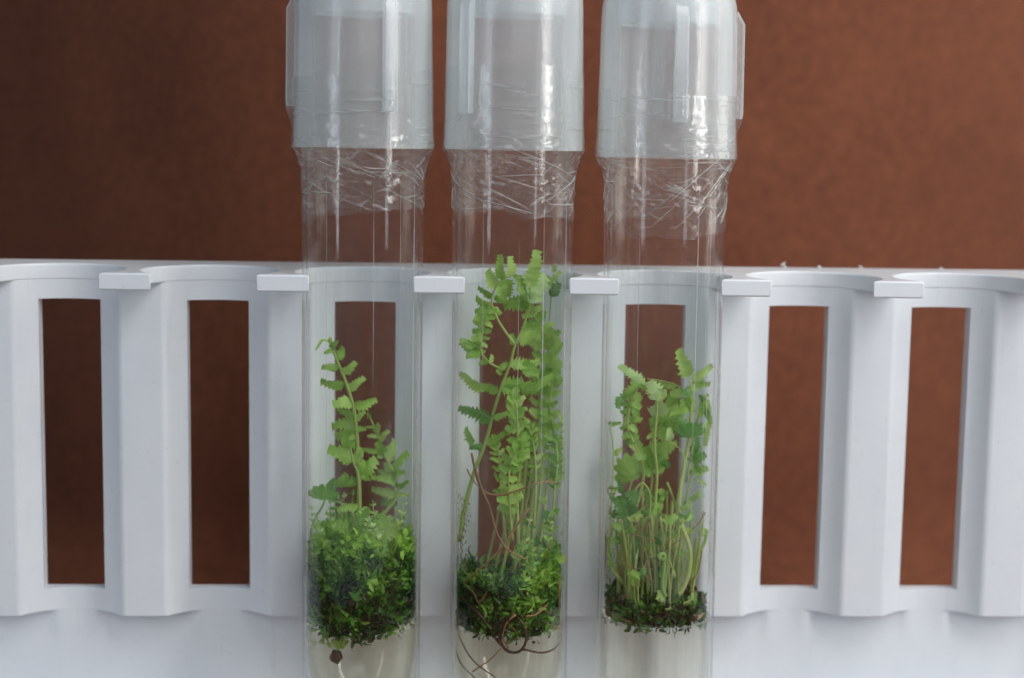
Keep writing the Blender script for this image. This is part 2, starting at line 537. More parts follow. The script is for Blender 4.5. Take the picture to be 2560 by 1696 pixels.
def build_tube(i):
    T = TUBES[i]; ax = axis_of(T); rnd = random.Random(50 + i)
    root = empty('culture_tube', (T['x'], YC, ZBASE), TLABEL[i], 'test tube', 'capped culture tubes standing in the rack')
    ztop = T['plug'] + 2.6
    prof = []
    zb = ZBASE + 0.05
    for k in range(1, 13):                                   # outside: round bottom then wall
        a = math.pi / 2 * k / 12
        prof.append((RO * math.sin(a), zb + RO - RO * math.cos(a)))
    prof += [(RO, z) for z in (-80, -60, -40, -20, 0, 20, 40)] + [(RO, ztop - .5), (RO - .25, ztop - .1), ((RO + RI) / 2, ztop)]
    prof += [(RI + .25, ztop - .1), (RI, ztop - .5)] + [(RI, z) for z in (40, 20, 0, -20, -40, -60, -80)]
    for k in range(12, 0, -1):
        a = math.pi / 2 * k / 12
        prof.append((RI * math.sin(a), zb + RO - RI * math.cos(a)))
    def drawn(r, a, z):                                      # faint draw lines along the glass
        q = Vector((math.cos(a) * 9, math.sin(a) * 9, z * .012 + 20 * i + (40 if r < RO - .3 else 0)))
        return r + (0.012 * noise.noise(q) + 0.006 * noise.noise(q * 3.1)) * min(1, r / 8)
    SG = 256
    v, f = lathe(prof, SG, ax, closed=False, fn=drawn)
    n = len(prof)
    f.append(tuple(range(SG - 1, -1, -1)))
    f.append(tuple((n - 1) * SG + k for k in range(SG)))
    fix_normals(mesh_obj('glass', v, f, GLASS, root, sharp=50))
    for n in range(5):                                       # fine white strips standing in for bright highlight lines on the glass
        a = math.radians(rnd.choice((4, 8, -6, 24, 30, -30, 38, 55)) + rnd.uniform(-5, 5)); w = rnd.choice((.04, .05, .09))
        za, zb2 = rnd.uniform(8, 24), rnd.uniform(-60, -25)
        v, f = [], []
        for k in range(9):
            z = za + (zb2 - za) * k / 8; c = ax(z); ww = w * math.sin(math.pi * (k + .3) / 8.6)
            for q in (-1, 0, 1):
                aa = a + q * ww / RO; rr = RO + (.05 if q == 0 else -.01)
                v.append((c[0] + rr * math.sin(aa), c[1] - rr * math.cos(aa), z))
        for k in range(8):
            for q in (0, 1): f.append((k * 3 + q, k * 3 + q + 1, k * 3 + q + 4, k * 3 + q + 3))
        mesh_obj('highlight_strip', v, f, CREASE, root, sharp=None)
    # cap
    zt, zc = T['top'], T['capz']
    cp = [(14.35, zc), (14.3, zc + 3), (14.15, zc + 14), (13.95, zt - 6), (13.8, zt - 3), (13.5, zt - 1.5), (12.8, zt - .4), (12.0, zt),
          (6, zt), (0.3, zt), (0.3, zt - 1.1), (6, zt - 1.1), (9.6, zt - 1.1), (12.2, zt - 1.2), (12.75, zt - 2), (12.9, zt - 3.4), (13.05, zt - 6), (13.2, zc + 14), (13.35, zc)]
    def moulded(r, a, z):
        return r + 0.03 * noise.noise(Vector((math.cos(a) * 5, math.sin(a) * 5, z * .05 + 9 * i + r)))
    v, f = lathe(cp, 144, ax, closed=True, fn=moulded)
    cap = fix_normals(mesh_obj('cap', v, f, CAPM, root, sharp=40))
    v, f = lathe([(10.7, zt - 1.15), (10.8, T['plug']), (9.9, T['plug']), (9.8, zt - 1.15)], 72, ax, closed=True)
    fix_normals(mesh_obj('plug_ring', v, f, CAPT, cap, sharp=40))
    for a in T['fins']:
        a = math.radians(a); c = ax(40)
        d = Vector((math.sin(a), -math.cos(a), 0)); s = Vector((math.cos(a), math.sin(a), 0))
        z1, z0 = zt - 3.6, zc + (8.2 if abs(a) > 1 else 7.2)
        w = 1.3
        v = []
        for z, r1 in ((z0, 15.5), (z0 + .9, 15.75), (z1 - 2.6, 15.6), (z1, 14.1)):
            for r, q in ((13.9, -w), (13.9, w), (r1, w), (r1, -w)):
                v.append(Vector((c[0], c[1], z)) + d * r + s * q)
        f = [(3, 2, 1, 0), (12, 13, 14, 15)]
        for lv in range(3):
            for k in range(4):
                k2 = (k + 1) % 4
                f.append((lv * 4 + k, lv * 4 + k2, lv * 4 + 4 + k2, lv * 4 + 4 + k))
        bevel(fix_normals(mesh_obj('fin', v, f, CAPT, cap, sharp=30)), 0.2)
    # cling film wound round the joint
    zf1, zf0 = T['film']
    seg, rows = 180, 76
    def base_r(z, a):
        if z > zc + 0.1:
            r = 14.48 - 0.012 * (z - zc)
            for fa in T['fins']:                             # tented over the fin ends
                da = abs((math.degrees(a) - fa + 180) % 360 - 180)
                g = math.exp(-(da / 6.5) ** 2)
                if z > zc + 8: r += 1.55 * g
                else: r += 1.55 * g * max(0, (z - zc - 3.5) / 4.5) ** 1.3
            return r
        t = (zc + 0.1 - z) / 6.0
        return 12.62 + 1.86 * max(0.0, 1 - t) ** 1.9
    v, f = [], []
    off = rnd.uniform(0, 50)
    for j in range(rows + 1):
        for k in range(seg):
            a = 2 * math.pi * k / seg
            lo = zf0 + 1.3 * math.sin(a * 1 + 2.3 * i) + 1.8 * noise.noise(Vector((math.cos(a) * 2, math.sin(a) * 2, off)))
            hi = zf1 + 0.9 * math.sin(a + 1.9 * i) + 0.6 * noise.noise(Vector((math.cos(a) * 2, math.sin(a) * 2, off + 9)))
            z = lo + (hi - lo) * j / rows
            q = Vector((math.cos(a) * 5, math.sin(a) * 5, z * 0.55 + off))
            w1 = 1 - abs(noise.noise(q)) * 2
            w2 = 1 - abs(noise.noise(q * 2.3 + Vector((3, 1, 7)))) * 2
            neck = math.exp(-((z - zc + 3) / 5.5) ** 2)
            amp = 0.08 + 0.40 * neck
            r = base_r(z, a) + amp * (0.7 * max(0, w1) ** 3 + 0.5 * max(0, w2) ** 3)
            c = ax(z)
            v.append((c[0] + r * math.sin(a), c[1] - r * math.cos(a), z))
    for j in range(rows):
        for k in range(seg):
            k2 = (k + 1) % seg
            f.append((j * seg + k, j * seg + k2, (j + 1) * seg + k2, (j + 1) * seg + k))
    film = mesh_obj('film_wrap', v, f, FILM, root, sharp=None)
    # stretched creases and folded edges of the film
    for n in range(150):
        neck = rnd.random() < .68
        zz = rnd.uniform(zc - 12, zc - .5) if neck else rnd.uniform(zc + .5, zc + 13)
        a = rnd.triangular(-1.7, 1.7, rnd.choice((-1.1, .5, .9)))
        L = rnd.uniform(.08, .35) if rnd.random() < .5 else rnd.uniform(.35, 1.0)
        u = rnd.random()
        slope = rnd.uniform(-1.0, 1.0) if u < .3 or not neck else (-L * rnd.uniform(3, 7) if u < .8 else L * rnd.uniform(4, 14))
        bow = rnd.uniform(-.3, .6) if neck else rnd.uniform(-.3, .4)
        wd = rnd.choice((0.02, 0.03, 0.05, 0.12, 0.2, 0.35 if L < .5 else .15)) if n % 3 else rnd.choice((.03, .05, .09)) * rnd.uniform(.7, 1.4)
        pts = []
        for k in range(15):
            t = k / 14
            aa = a + (t - .5) * L; z = zz + (t - .5) * slope + bow * (t - .5) ** 2 * 2
            z = max(zf0 + .8, min(zf1 - .5, z))
            z += 0.12 * noise.noise(Vector((t * 6, n, i)))
            pts.append((aa, z))
        v, f = [], []
        for k, (aa, z) in enumerate(pts):
            ww = wd * math.sin(math.pi * (k + .35) / 14.7) ** 0.6
            c = ax(z); rr = base_r(z, aa) + (0.22 if abs(z - zc + 3) < 6 else 0.10)
            for dz, dr in ((-ww, -0.1), (0, 0.06 + ww * .5), (ww, -0.1)):
                r = rr + dr
                v.append((c[0] + r * math.sin(aa), c[1] - r * math.cos(aa), z + dz))
        for k in range(14):
            for q in range(2):
                f.append((k * 3 + q, k * 3 + q + 1, k * 3 + q + 4, k * 3 + q + 3))
        mesh_obj('crease', v, f, CREASE if n % 6 < 1 else CREASE_FAINT, film, sharp=None)
    # condensation beads on the inside wall
    beads = [[(8, 62, -50, -66, 260), (-70, -30, -66, -74, 30)], [(-80, -45, -46, -66, 260), (48, 80, -28, -62, 60)], [(-80, -48, -44, -70, 150), (20, 50, -38, -52, 40), (60, 84, -50, -74, 60)]][i]
    v, f = [], []
    for a0, a1, z0, z1, cnt in beads:
        for q in range(cnt):
            a = math.radians(rnd.triangular(a0, a1, (a0 + a1) / 2)); z = rnd.uniform(z1, z0)
            r = rnd.uniform(0.08, 0.27) * (2.0 if rnd.random() < .06 else 1)
            c = ax(z); n = len(v)
            d = Vector((math.sin(a), -math.cos(a), 0)); s = Vector((math.cos(a), math.sin(a), 0)); u = Vector((0, 0, 1))
            o = Vector((c[0], c[1], z)) + d * (RI - 0.03)
            el = rnd.uniform(.8, 1.7)
            v.append(o - d * r * .7)
            for k in range(6):
                b = k * math.pi / 3
                v.append(o + (s * math.cos(b) + u * math.sin(b) * el) * r)
            f += [(n, n + 1 + k, n + 1 + (k + 1) % 6) for k in range(6)]
    tag(mesh_obj('condensation', v, f, WATER, root, sharp=None), 'tiny water beads on the inside of the glass', kind='stuff')
    return root
for i in range(3): build_tube(i)

# ------------------------------------------------------------------ agar gel
ZG = [-75.2, -75.2, -73.2]
def build_agar(i):
    T = TUBES[i]; ax = axis_of(T)
    zt = ZG[i]; zb = ZBASE + 0.05 + RO
    r = RI - 0.03
    prof = [(0.05, zt - .3), (5, zt - .25), (9.5, zt), (r - .5, zt + .15), (r, zt + .4)]
    if i == 2:
        prof += [(r, zt - 4), (r, zb + 1)]
        prof += [(r * math.cos(math.pi / 2 * k / 10), zb - r * math.sin(math.pi / 2 * k / 10)) for k in range(0, 10)]
    else:                                                     # dried gel, shrunk away from the glass below
        prof += [(r, zt - 2), (r - .1, zt - 6), (r - .5, zt - 9), (r - 1.5, zt - 13), (r - 3.6, zt - 17), (r - 7.5, zt - 20), (1.5, zt - 21.5)]
    prof.append((0.05, prof[-1][1] - .2))
    def wob(rr, a, z):
        return rr + (0.25 * noise.noise(Vector((math.cos(a) * 1.5, math.sin(a) * 1.5, z * .15 + i * 7))) if i < 2 and z < zt - 2 and rr > 2 else 0)
    v, f = lathe(prof, 72, ax, closed=False, fn=wob)
    n = len(prof)
    f.append(tuple(range(72))); f.append(tuple((n - 1) * 72 + k for k in range(71, -1, -1)))
    o = fix_normals(mesh_obj('agar_gel', v, f, AGAR_CLEAR if i == 2 else AGAR_TAN, sharp=60, loc=Vector((T['x'], YC, ZBASE))))
    tag(o, ['cloudy agar gel under the rounded dark moss clump', 'tan agar gel with the looped brown root in it', 'deep clear agar gel under the pale bare stems'][i],
        'agar gel', 'agar gel in the tube bottoms')
for i in range(3): build_agar(i)

# ------------------------------------------------------------------ fern leaves
def leaflet_mesh(name, lobes, depth, wid, droop, side, cup, seed):
    """unit leaf along +x, lobed margin, about fifty triangles"""
    rnd = random.Random(seed)
    v, f = [], []
    n = lobes * 2
    for k in range(n + 1):
        t = k / n
        env = min(1.0, 0.62 + 2.2 * t) * (1.10 - 0.62 * t)
        if k == n: env = 0.16
        if k == 0: env = 0.42
        yc = side * t * t + 0.03 * math.sin(t * 4 + seed * 1.7)
        zc = -droop * t * t + 0.06 * math.sin(t * 5 + seed)
        for sgn in (-1, 0, 1):
            l = 1 - depth * rnd.uniform(.55, 1.1) if k % 2 == 0 else rnd.uniform(.82, 1.18)
            e = env * wid * 0.5 * (l if sgn else 0)
            sh = 0.045 * (1 if k % 2 else 0) * abs(sgn)
            v.append(((t + sh) / S, (yc + sgn * e) / S, (zc + cup * abs(sgn) * e + rnd.uniform(-.035, .035) * abs(sgn)) / S))
    for k in range(n):
        for q in (0, 1):
            f.append((k * 3 + q, k * 3 + 3 + q, k * 3 + 4 + q, k * 3 + 1 + q))
    me = bpy.data.meshes.new(name)
    me.from_pydata([tuple(Vector(p) * S) for p in v], [], f)
    me.polygons.foreach_set('use_smooth', [True] * len(me.polygons))
    return me

def fan_mesh(name, seed):
    rnd = random.Random(seed)
    v, f = [(0, 0, 0)], []
    n = 18
    for k in range(n + 1):
        a = math.radians(-80 + 160 * k / n)
        r = 0.8 + 0.16 * abs(math.sin(k * math.pi / 3.0)) + rnd.uniform(-.03, .03)
        v.append((0.55 * r * math.cos(a), 0.55 * r * math.sin(a), 0.12 * math.sin(a * 2) * 0.55))
        v.append((1.0 * r * math.cos(a), 0.8 * r * math.sin(a), 0.10 * math.cos(a * 3) - 0.1))
    for k in range(n):
        f.append((0, 1 + 2 * k, 3 + 2 * k))
        f.append((1 + 2 * k, 2 + 2 * k, 4 + 2 * k, 3 + 2 * k))
    me = bpy.data.meshes.new(name); me.from_pydata(v, [], f)
    me.polygons.foreach_set('use_smooth', [True] * len(me.polygons))
    return me

LV = {}
def leaf_mesh(kind, mat):
    key = (kind, mat.name)
    if key not in LV:
        if kind[0] == 'fan': me = fan_mesh('leaflet', kind[1])
        else:
            k = kind[1]; rnd = random.Random(100 + k)
            spec = {'s': (4, .45, .80), 'm': (6, .48, .66), 'l': (9, .48, .50), 'w': (6, .44, .95), 'n': (7, .42, .36)}[kind[0]]
            me = leaflet_mesh('leaflet', spec[0], spec[1], spec[2], rnd.uniform(-.15, .42), rnd.uniform(-.26, .26), rnd.uniform(-.5, .6), 200 + k)
        me.materials.append(mat)
        LV[key] = me
    return LV[key]

RL = random.Random(11)
def inside(p, T, lim=11.0):
    c = axis_of(T)(p.z)
    d = Vector((p.x - c[0], p.y - c[1], 0))
    if d.length <= lim: return p
    dx = max(-lim * .985, min(lim * .985, d.x))
    ym = math.sqrt(max(0.01, lim * lim - dx * dx))
    return Vector((c[0] + dx, c[1] + max(-ym, min(ym, d.y)), p.z))

class Plant:
    def __init__(s, i, label):
        s.i, s.T = i, TUBES[i]
        c = axis_of(s.T)(ZG[i])
        s.root = empty('fern_plant', (c[0], c[1], ZG[i]), label, 'fern', 'ferns growing in the culture tubes')
    def stalk(s, pts, r0, r1, name='frond', mat=None, sides=6, clamp=True, sub=5):
        path = catmull([inside(p, s.T, 11.4 if name == 'root' else 11.0) if clamp else p for p in pts], sub)
        v, f = sweep(path, lambda t: r0 + (r1 - r0) * t, sides)
        o = mesh_obj(name, v, f, mat or STEM, s.root, sharp=None)
        o['_path'] = 0; del o['_path']
        s.path = path
        return o
    def leaf(s, frond, b, t, kind='m', mat=None, roll=None, width=1.0):
        b, t = inside(b, s.T), inside(t, s.T)
        d = t - b; L = d.length
        if L < .3: return
        x = d.normalized()
        n = Vector((0, -1, 0)); n = (n - x * n.dot(x))
        if n.length < .05: n = Vector((0, 0, 1)) - x * x.z
        n.normalize()
        n = Matrix.Rotation(math.radians(RL.uniform(-38, 38) if roll is None else roll), 3, x) @ n
        y = n.cross(x)
        k = kind if isinstance(kind, tuple) else (kind, RL.randrange(9))
        o = bpy.data.objects.new('leaflet', leaf_mesh(k, mat or LEAF))
        COL.objects.link(o)
        M = Matrix((x * L * S, y * L * S * width * RL.uniform(.9, 1.12), n * L * S)).transposed().to_4x4()
        hang(o, frond)
        o.matrix_basis = Matrix.Translation(b * S) @ M
        return o
    def leaves(s, frond, reg, items, Y, mat=None, kind='m', jit=1.2, width=1.0):
        for it in items:
            bx, by, tx, ty = it[:4]
            k = it[4] if len(it) > 4 else kind
            m = it[5] if len(it) > 5 else mat
            y0 = Y + RL.uniform(-.2, .2)
            s.leaf(frond, reg(bx, by, y0), reg(tx, ty, y0 + RL.uniform(-jit, jit)), k, m, width=width)
    def feather(s, frond, n, l0, l1, mat=None, kind='m', start=0.15, ang=62, tipleaf=True, jit=.2):
        path = s.path; N = len(path) - 1
        for k in range(n):
            t = start + (0.97 - start) * k / max(1, n - 1)
            f = t * N; i0 = min(N - 1, int(f)); p = path[i0].lerp(path[i0 + 1], f - i0)
            d = (path[min(N, i0 + 2)] - path[max(0, i0 - 1)]).normalized()
            side = Vector((-d.z, 0, d.x))
            if side.length < .2: side = Vector((1, 0, 0))
            side.normalize()
            L = l0 + (l1 - l0) * t
            for sg in (-1, 1):
                a = math.radians(ang + RL.uniform(-14, 14))
                dd = d * math.cos(a) + side * sg * math.sin(a) + Vector((0, RL.uniform(-.55, .55), 0))
                s.leaf(frond, p, p + dd.normalized() * L * RL.uniform(1 - jit, 1 + jit), kind, mat)
        if tipleaf: s.leaf(frond, path[-1], path[-1] + (path[-1] - path[-3]).normalized() * l1 * 1.1, kind, mat)

def crosier(pl, reg, stem, cx, cy_, Y, rad, r0=0.33, mat=None):
    """young frond with its tip rolled into a crook"""
    pts = [reg(x, y, Y) for x, y in stem]
    c = reg(cx, cy_, Y); e = pts[-1]
    a0 = math.atan2(e.z - c.z, e.x - c.x); sg = 1 if e.x > c.x else -1
    for k in range(1, 12):
        a = a0 + sg * k * 0.62; r = rad * (1 - k * 0.065)
        pts.append(Vector((c.x + r * math.cos(a), e.y - .05 * k, c.z + r * math.sin(a))))
    return pl.stalk(pts, r0, r0 * 1.25, mat=mat or LEAF, sides=7, sub=4)

# ---- plant in the tube with the moss clump
A = Reg(700, 780, 3.267); A2 = Reg(700, 1220, 3.293)
pl = Plant(0, 'fern with one slim pale frond rising from the rounded dark moss clump')
fr = pl.stalk([A2(660, 560, 1), A2(655, 250, 0), A(645, 1400, -1), A(632, 1100, -1), A(622, 950, -1), A(600, 780, -1), A(540, 580, -1), A(480, 430, -1), A(430, 310, -1), A(402, 225, -1)], .58, .20)
pl.leaves(fr, A, [
    (400, 240, 330, 225, 'n'), (345, 228, 288, 310, 'n'), (430, 300, 372, 350, 's'), (470, 470, 348, 418), (525, 595, 330, 568), (580, 735, 432, 775, 'w'),
    (608, 840, 455, 815, 'm', LEAF), (612, 900, 408, 922), (618, 985, 435, 1035, 'w'), (625, 1060, 500, 1085, 's'), (592, 1200, 382, 1140, 'w'), (630, 1410, 440, 1385, 'm'), (560, 1330, 470, 1400, 's'),
    (405, 260, 398, 200, 's'), (420, 300, 472, 235, 's'), (460, 385, 525, 290, 'w'), (505, 505, 606, 395, 'w'), (565, 645, 688, 530), (610, 775, 790, 700), (622, 885, 680, 805, 's'),
    (625, 960, 690, 955, 'w'), (610, 960, 570, 920, 'w', LEAF_PALE), (612, 1010, 560, 1040, 'w'), (650, 1130, 600, 1100, 's'), (660, 1190, 690, 1130, 's'), (640, 1340, 800, 1230, 'w'), (650, 1330, 740, 1290, 'w')], -1, width=1.0)
fr = pl.stalk([A2(720, 600, 2), A2(800, 300, 4), A(960, 1500, 5), A(930, 1330, 5), A(860, 1180, 5), A(815, 1050, 5), A(770, 940, 5), A(725, 845, 5)], .4, .16)
pl.leaves(fr, A, [(730, 860, 712, 835, 's'), (770, 940, 712, 945, 'm'), (790, 985, 820, 910), (800, 1020, 718, 1015), (815, 1060, 888, 965), (840, 1130, 670, 1125, 'l'), (840, 1140, 925, 1075),
    (850, 1160, 790, 1060, 'w'), (820, 1200, 815, 1110, 'w', LEAF_PALE), (880, 1220, 990, 1080), (900, 1280, 1050, 1160), (930, 1340, 1000, 1290), (930, 1340, 800, 1290, 'l'), (950, 1440, 1038, 1370),
    (940, 1400, 760, 1370, 'l'), (960, 1490, 1045, 1480), (955, 1500, 740, 1470, 'l'), (960, 1550, 800, 1560, 'm'), (890, 1240, 850, 1330, 'w')], 5, jit=2)
fr = pl.stalk([A2(650, 520, -3), A2(655, 180, -3), A(640, 1340, -3), A(600, 1230, -3), A(572, 1090, -3)], .35, .18)
pl.leaves(fr, A, [(575, 1110, 530, 1010, 'w'), (600, 1240, 650, 1130), (640, 1340, 720, 1240, 'w')], -3)
fr = pl.stalk([A2(290, 520, 0), A2(255, 380, 0), A2(290, 250, 0), A2(345, 160, 0), A2(372, 95, 0)], .28, .22, mat=LEAF_DARK)
pl.leaf(fr, A(350, 1540, 0), A(375, 1400, -1), ('fan', 1), LEAF_DARK, roll=10, width=1.15)
pl.leaf(fr, A(385, 1440, 0), A(450, 1360, 0), 's', LEAF_DARK)
fr = pl.stalk([A2(640, 640, -6), A2(640, 400, -6), A2(600, 190, -6)], .35, .2)
pl.leaves(fr, A2, [(640, 150, 480, 160, 'l'), (640, 230, 720, 170, 'w', LEAF_PALE), (640, 260, 560, 300, 'w'), (630, 300, 760, 190, 'm'), (620, 330, 470, 290, 'm'), (640, 380, 880, 250, 'w'), (650, 400, 930, 300, 'm'),
    (560, 330, 300, 300, 'm'), (520, 400, 330, 290, 's'), (800, 400, 1000, 330, 'm'), (880, 330, 900, 240, 's', LEAF_PALE)], -6, jit=3)
# pale curved shoots against the glass
for pts, r in (([(610, 590), (650, 720), (690, 900)], .42), ([(700, 1165), (610, 1130), (590, 1060), (640, 980), (690, 950)], .36), ([(580, 870), (690, 865), (755, 905)], .18),
               ([(420, 950), (520, 1010), (690, 1110)], .3), ([(600, 880), (590, 980), (575, 1020)], .16), ([(760, 470), (785, 540), (790, 600)], .25), ([(540, 430), (620, 500), (700, 580)], .22)):
    pl.stalk([A2(x, y, -9.6) for x, y in pts], r, r * .6, name='shoot', sides=6)
for x, y, tx, ty, m in ((640, 1010, 700, 960, LEAF), (820, 1080, 930, 1030, LEAF), (740, 1250, 720, 1200, LEAF_DARK), (390, 1240, 370, 1120, LEAF_DARK), (300, 620, 290, 690, LEAF_DARK), (390, 430, 400, 540, LEAF), (470, 620, 460, 690, LEAF), (870, 620, 1040, 600, LEAF)):
    fr = pl.stalk([A2(x, y + 25, -9.3), A2(x, y, -9.5)], .2, .15, name='shoot')
    pl.leaf(fr, A2(x, y, -9.5), A2(tx, ty, -9.7), 'w', m, roll=0)

def sprigs(pl, n, zlo, zhi, hmin, hmax, mats, rmax=10.4, xr=None):
    for k in range(n):
        a = RL.uniform(0, 2 * math.pi); q = rmax * math.sqrt(RL.random()); z = RL.uniform(zlo, zhi)
        c0 = axis_of(pl.T)(z); x, y = q * math.cos(a), q * math.sin(a)
        if xr and not xr[0] < x < xr[1]: continue
        b = Vector((c0[0] + x, c0[1] + y, z)); h = RL.uniform(hmin, hmax)
        e = b + Vector((RL.uniform(-.35, .35) * h, RL.uniform(-.3, .3) * h, h))
        fr = pl.stalk([b, b.lerp(e, .5) + Vector((RL.uniform(-.5, .5), 0, 0)), e], .13, .07, name='sprig', sides=5, sub=3)
        pl.feather(fr, 4, 1.3, .8, RL.choice(mats), RL.choice('sm'), .3, 55)
sprigs(pl, 26, -58, -54, 3, 8, (LEAF, LEAF, LEAF_DARK, LEAF_PALE))
# ---- tallest plant, with roots
B = Reg(1080, 600, 2.85); B2 = Reg(1080, 1130, 2.77)
pl = Plant(1, 'tall bushy fern whose fronds reach above the rack top')
fr = pl.stalk([B2(190, 620, -2), B2(235, 350, -2), B2(300, 120, -2), B(345, 1540, -2), B(395, 1400, -2), B(435, 1240, -2), B(490, 1060, -2), B(555, 890, -2), B(592, 750, -2), B(650, 620, -2), B(690, 480, -2), B(700, 340, -2)], .5, .2)
pl.leaves(fr, B, [
    (620, 700, 745, 690, 'w'), (560, 905, 775, 895, 'l'), (640, 900, 775, 930, 'w'), (495, 1070, 700, 1090, 'l'), (500, 1060, 640, 1030, 'w'), (640, 1080, 880, 1050, 'l'), (440, 1260, 540, 1250, 'm'), (390, 1450, 560, 1385, 'l'),
    (470, 1075, 350, 1030, 'm'), (400, 1055, 172, 950, 'l', LEAF), (430, 1275, 165, 1205, 'l', LEAF_DARK), (360, 1480, 270, 1460, 'm', LEAF_DARK), (290, 1460, 218, 1345, 'm'), (590, 745, 560, 670, 's'),
    (690, 330, 745, 88, 'l'), (700, 400, 830, 270, 'w', LEAF_PALE), (690, 420, 780, 400, 'w', LEAF_PALE), (680, 430, 525, 460, 'w', LEAF), (690, 380, 600, 330, 'w'), (690, 470, 600, 440, 'w', LEAF), (670, 400, 640, 250, 'm', LEAF)], -2, jit=1.5, width=1.12)
fr = pl.stalk([B(585, 740, -4), B(520, 650, -4), B(468, 565, -4), B(425, 450, -4), B(450, 345, -4), B(515, 278, -4), B(590, 248, -4)], .28, .18)
pl.leaves(fr, B, [(425, 470, 303, 440, 'w'), (432, 400, 318, 362, 'm'), (460, 330, 372, 232, 'w'), (510, 285, 490, 105, 'l'), (550, 262, 545, 120, 'm'), (580, 250, 640, 262, 'm'), (520, 285, 560, 410, 'w'), (490, 320, 530, 430, 'w'), (450, 400, 500, 470, 'w'), (440, 480, 475, 545, 'w')], -4, jit=1, width=1.1)
fr = pl.stalk([B(500, 925, -5), B(410, 875, -5), B(350, 800, -5), B(350, 700, -5), B(375, 600, -5), B(400, 500, -5), B(412, 440, -5)], .25, .18)
it = []
for k, y in enumerate((500, 545, 590, 640, 690, 740, 790)):
    x = 398 - (y - 500) * .2
    it += [(x, y, x - 95 + k * 3, y + 12, 'w'), (x, y, x + 62 - k * 3, y + 18, 'w')]
it += [(345, 810, 245, 810, 'w'), (330, 800, 172, 735, 'm'), (300, 770, 215, 705, 's'), (400, 870, 330, 880, 'w'), (420, 870, 440, 820, 'w'), (480, 915, 540, 880, 'w'), (470, 920, 490, 965, 'w')]
pl.leaves(fr, B, it, -5, jit=.6, width=1.05)
fr = pl.stalk([B2(600, 700, -3), B2(590, 300, -4), B(625, 1560, -5), B(615, 1380, -5), B(605, 1240, -5), B(592, 1140, -5)], .4, .16)
pl.feather(fr, 9, 2.6, 2.3, LEAF, 'w', .42, 60)
fr = pl.stalk([B2(560, 620, -6), B2(540, 420, -7), B2(530, 240, -7), B2(545, 80, -7), B2(600, -20, -7)], .3, .16)
pl.feather(fr, 8, 2.3, 3.0, LEAF, 'w', .25, 65)
fr = pl.stalk([B2(660, 700, 3), B2(690, 350, 4), B(770, 1560, 4), B(765, 1300, 4), B(775, 1080, 4), B(795, 800, 3), B(780, 640, 2), B(700, 505, 0)], .4, .18)
pl.feather(fr, 12, 3.4, 3.0, LEAF, 'w', .34, 62)
fr = pl.stalk([B2(720, 720, 6), B2(790, 300, 5), B(880, 1560, 4), B(870, 1380, 3), B(840, 1180, 3), B(860, 1010, 3)], .4, .16)
pl.feather(fr, 9, 3.0, 2.2, LEAF, 'w', .3, 60)
fr = pl.stalk([B2(640, 640, -1), B2(720, 300, 2), B(830, 1300, 5), B(828, 900, 6), B(835, 600, 6), B(848, 400, 6), B(868, 215, 6)], .28, .12)
pl.leaves(fr, B, [(845, 410, 915, 335, 'w', LEAF_DARK), (850, 400, 880, 310, 'm', LEAF_DARK), (855, 290, 905, 232, 's'), (860, 300, 808, 235, 's'), (868, 230, 872, 165, 's'), (850, 330, 810, 300, 's'),
    (830, 740, 945, 700, 'w'), (830, 720, 910, 640, 'm'), (830, 860, 950, 880, 'w'), (830, 930, 945, 925, 'w'), (840, 840, 920, 760, 'n')], 5, jit=1.5)
for k in range(11):                                            # small dark leaflets crowded along the glass
    y = 1290 + k * 42
    fr = pl.stalk([B(925 + RL.uniform(-20, 15), y + 25, -1), B(935 + RL.uniform(-20, 15), y, -1)], .14, .1, name='shoot')
    pl.leaf(fr, B(935, y, -1), B(935 + RL.uniform(-45, 45), y - RL.uniform(20, 50), -1), 'w', LEAF_DARK if k % 2 else LEAF)
for pts, Y, n in (([(520, 700), (480, 300), (470, 60), (440, -60)], 1, 7), ([(700, 640), (720, 200), (700, -60), (660, -190)], -3, 9), ([(640, 640), (650, 260), (660, 0), (640, -120)], 6, 8), ([(820, 640), (850, 260), (870, 60), (850, -100)], -4, 8)):
    fr = pl.stalk([B2(x, y, Y) for x, y in pts], .32, .14)
    pl.feather(fr, n, 2.4, 1.7, RL.choice((LEAF, LEAF, LEAF_DARK)), 'm', .35, 60)
for x0, x1, r in ((600, 470, .38), (640, 560, .45), (700, 600, .4), (760, 640, .5), (800, 700, .36), (680, 530, .3), (560, 420, .34), (610, 640, .5), (500, 350, .3)):
    yy = RL.uniform(-6, 5)
    pl.stalk([B2(x1, 900, yy), B2((x0 + x1) / 2 + 8, 560, yy), B2(x0, 200, yy), B2(x0 + 12, 40, yy)], r, r * .7, name='stem')
for k in range(26):
    x, y = RL.uniform(760, 905), RL.uniform(330, 1060)
    fr = pl.stalk([B2(x, y + 22, -5), B2(x, y, -5)], .15, .1, name='shoot')
    pl.leaf(fr, B2(x, y, -5), B2(x + RL.uniform(-45, 45), y - RL.uniform(5, 60), -6), 'w', RL.choice((LEAF, LEAF, LEAF_DARK)))
sprigs(pl, 26, -63, -56, 3, 9, (LEAF, LEAF, LEAF_DARK), xr=(0, 11))
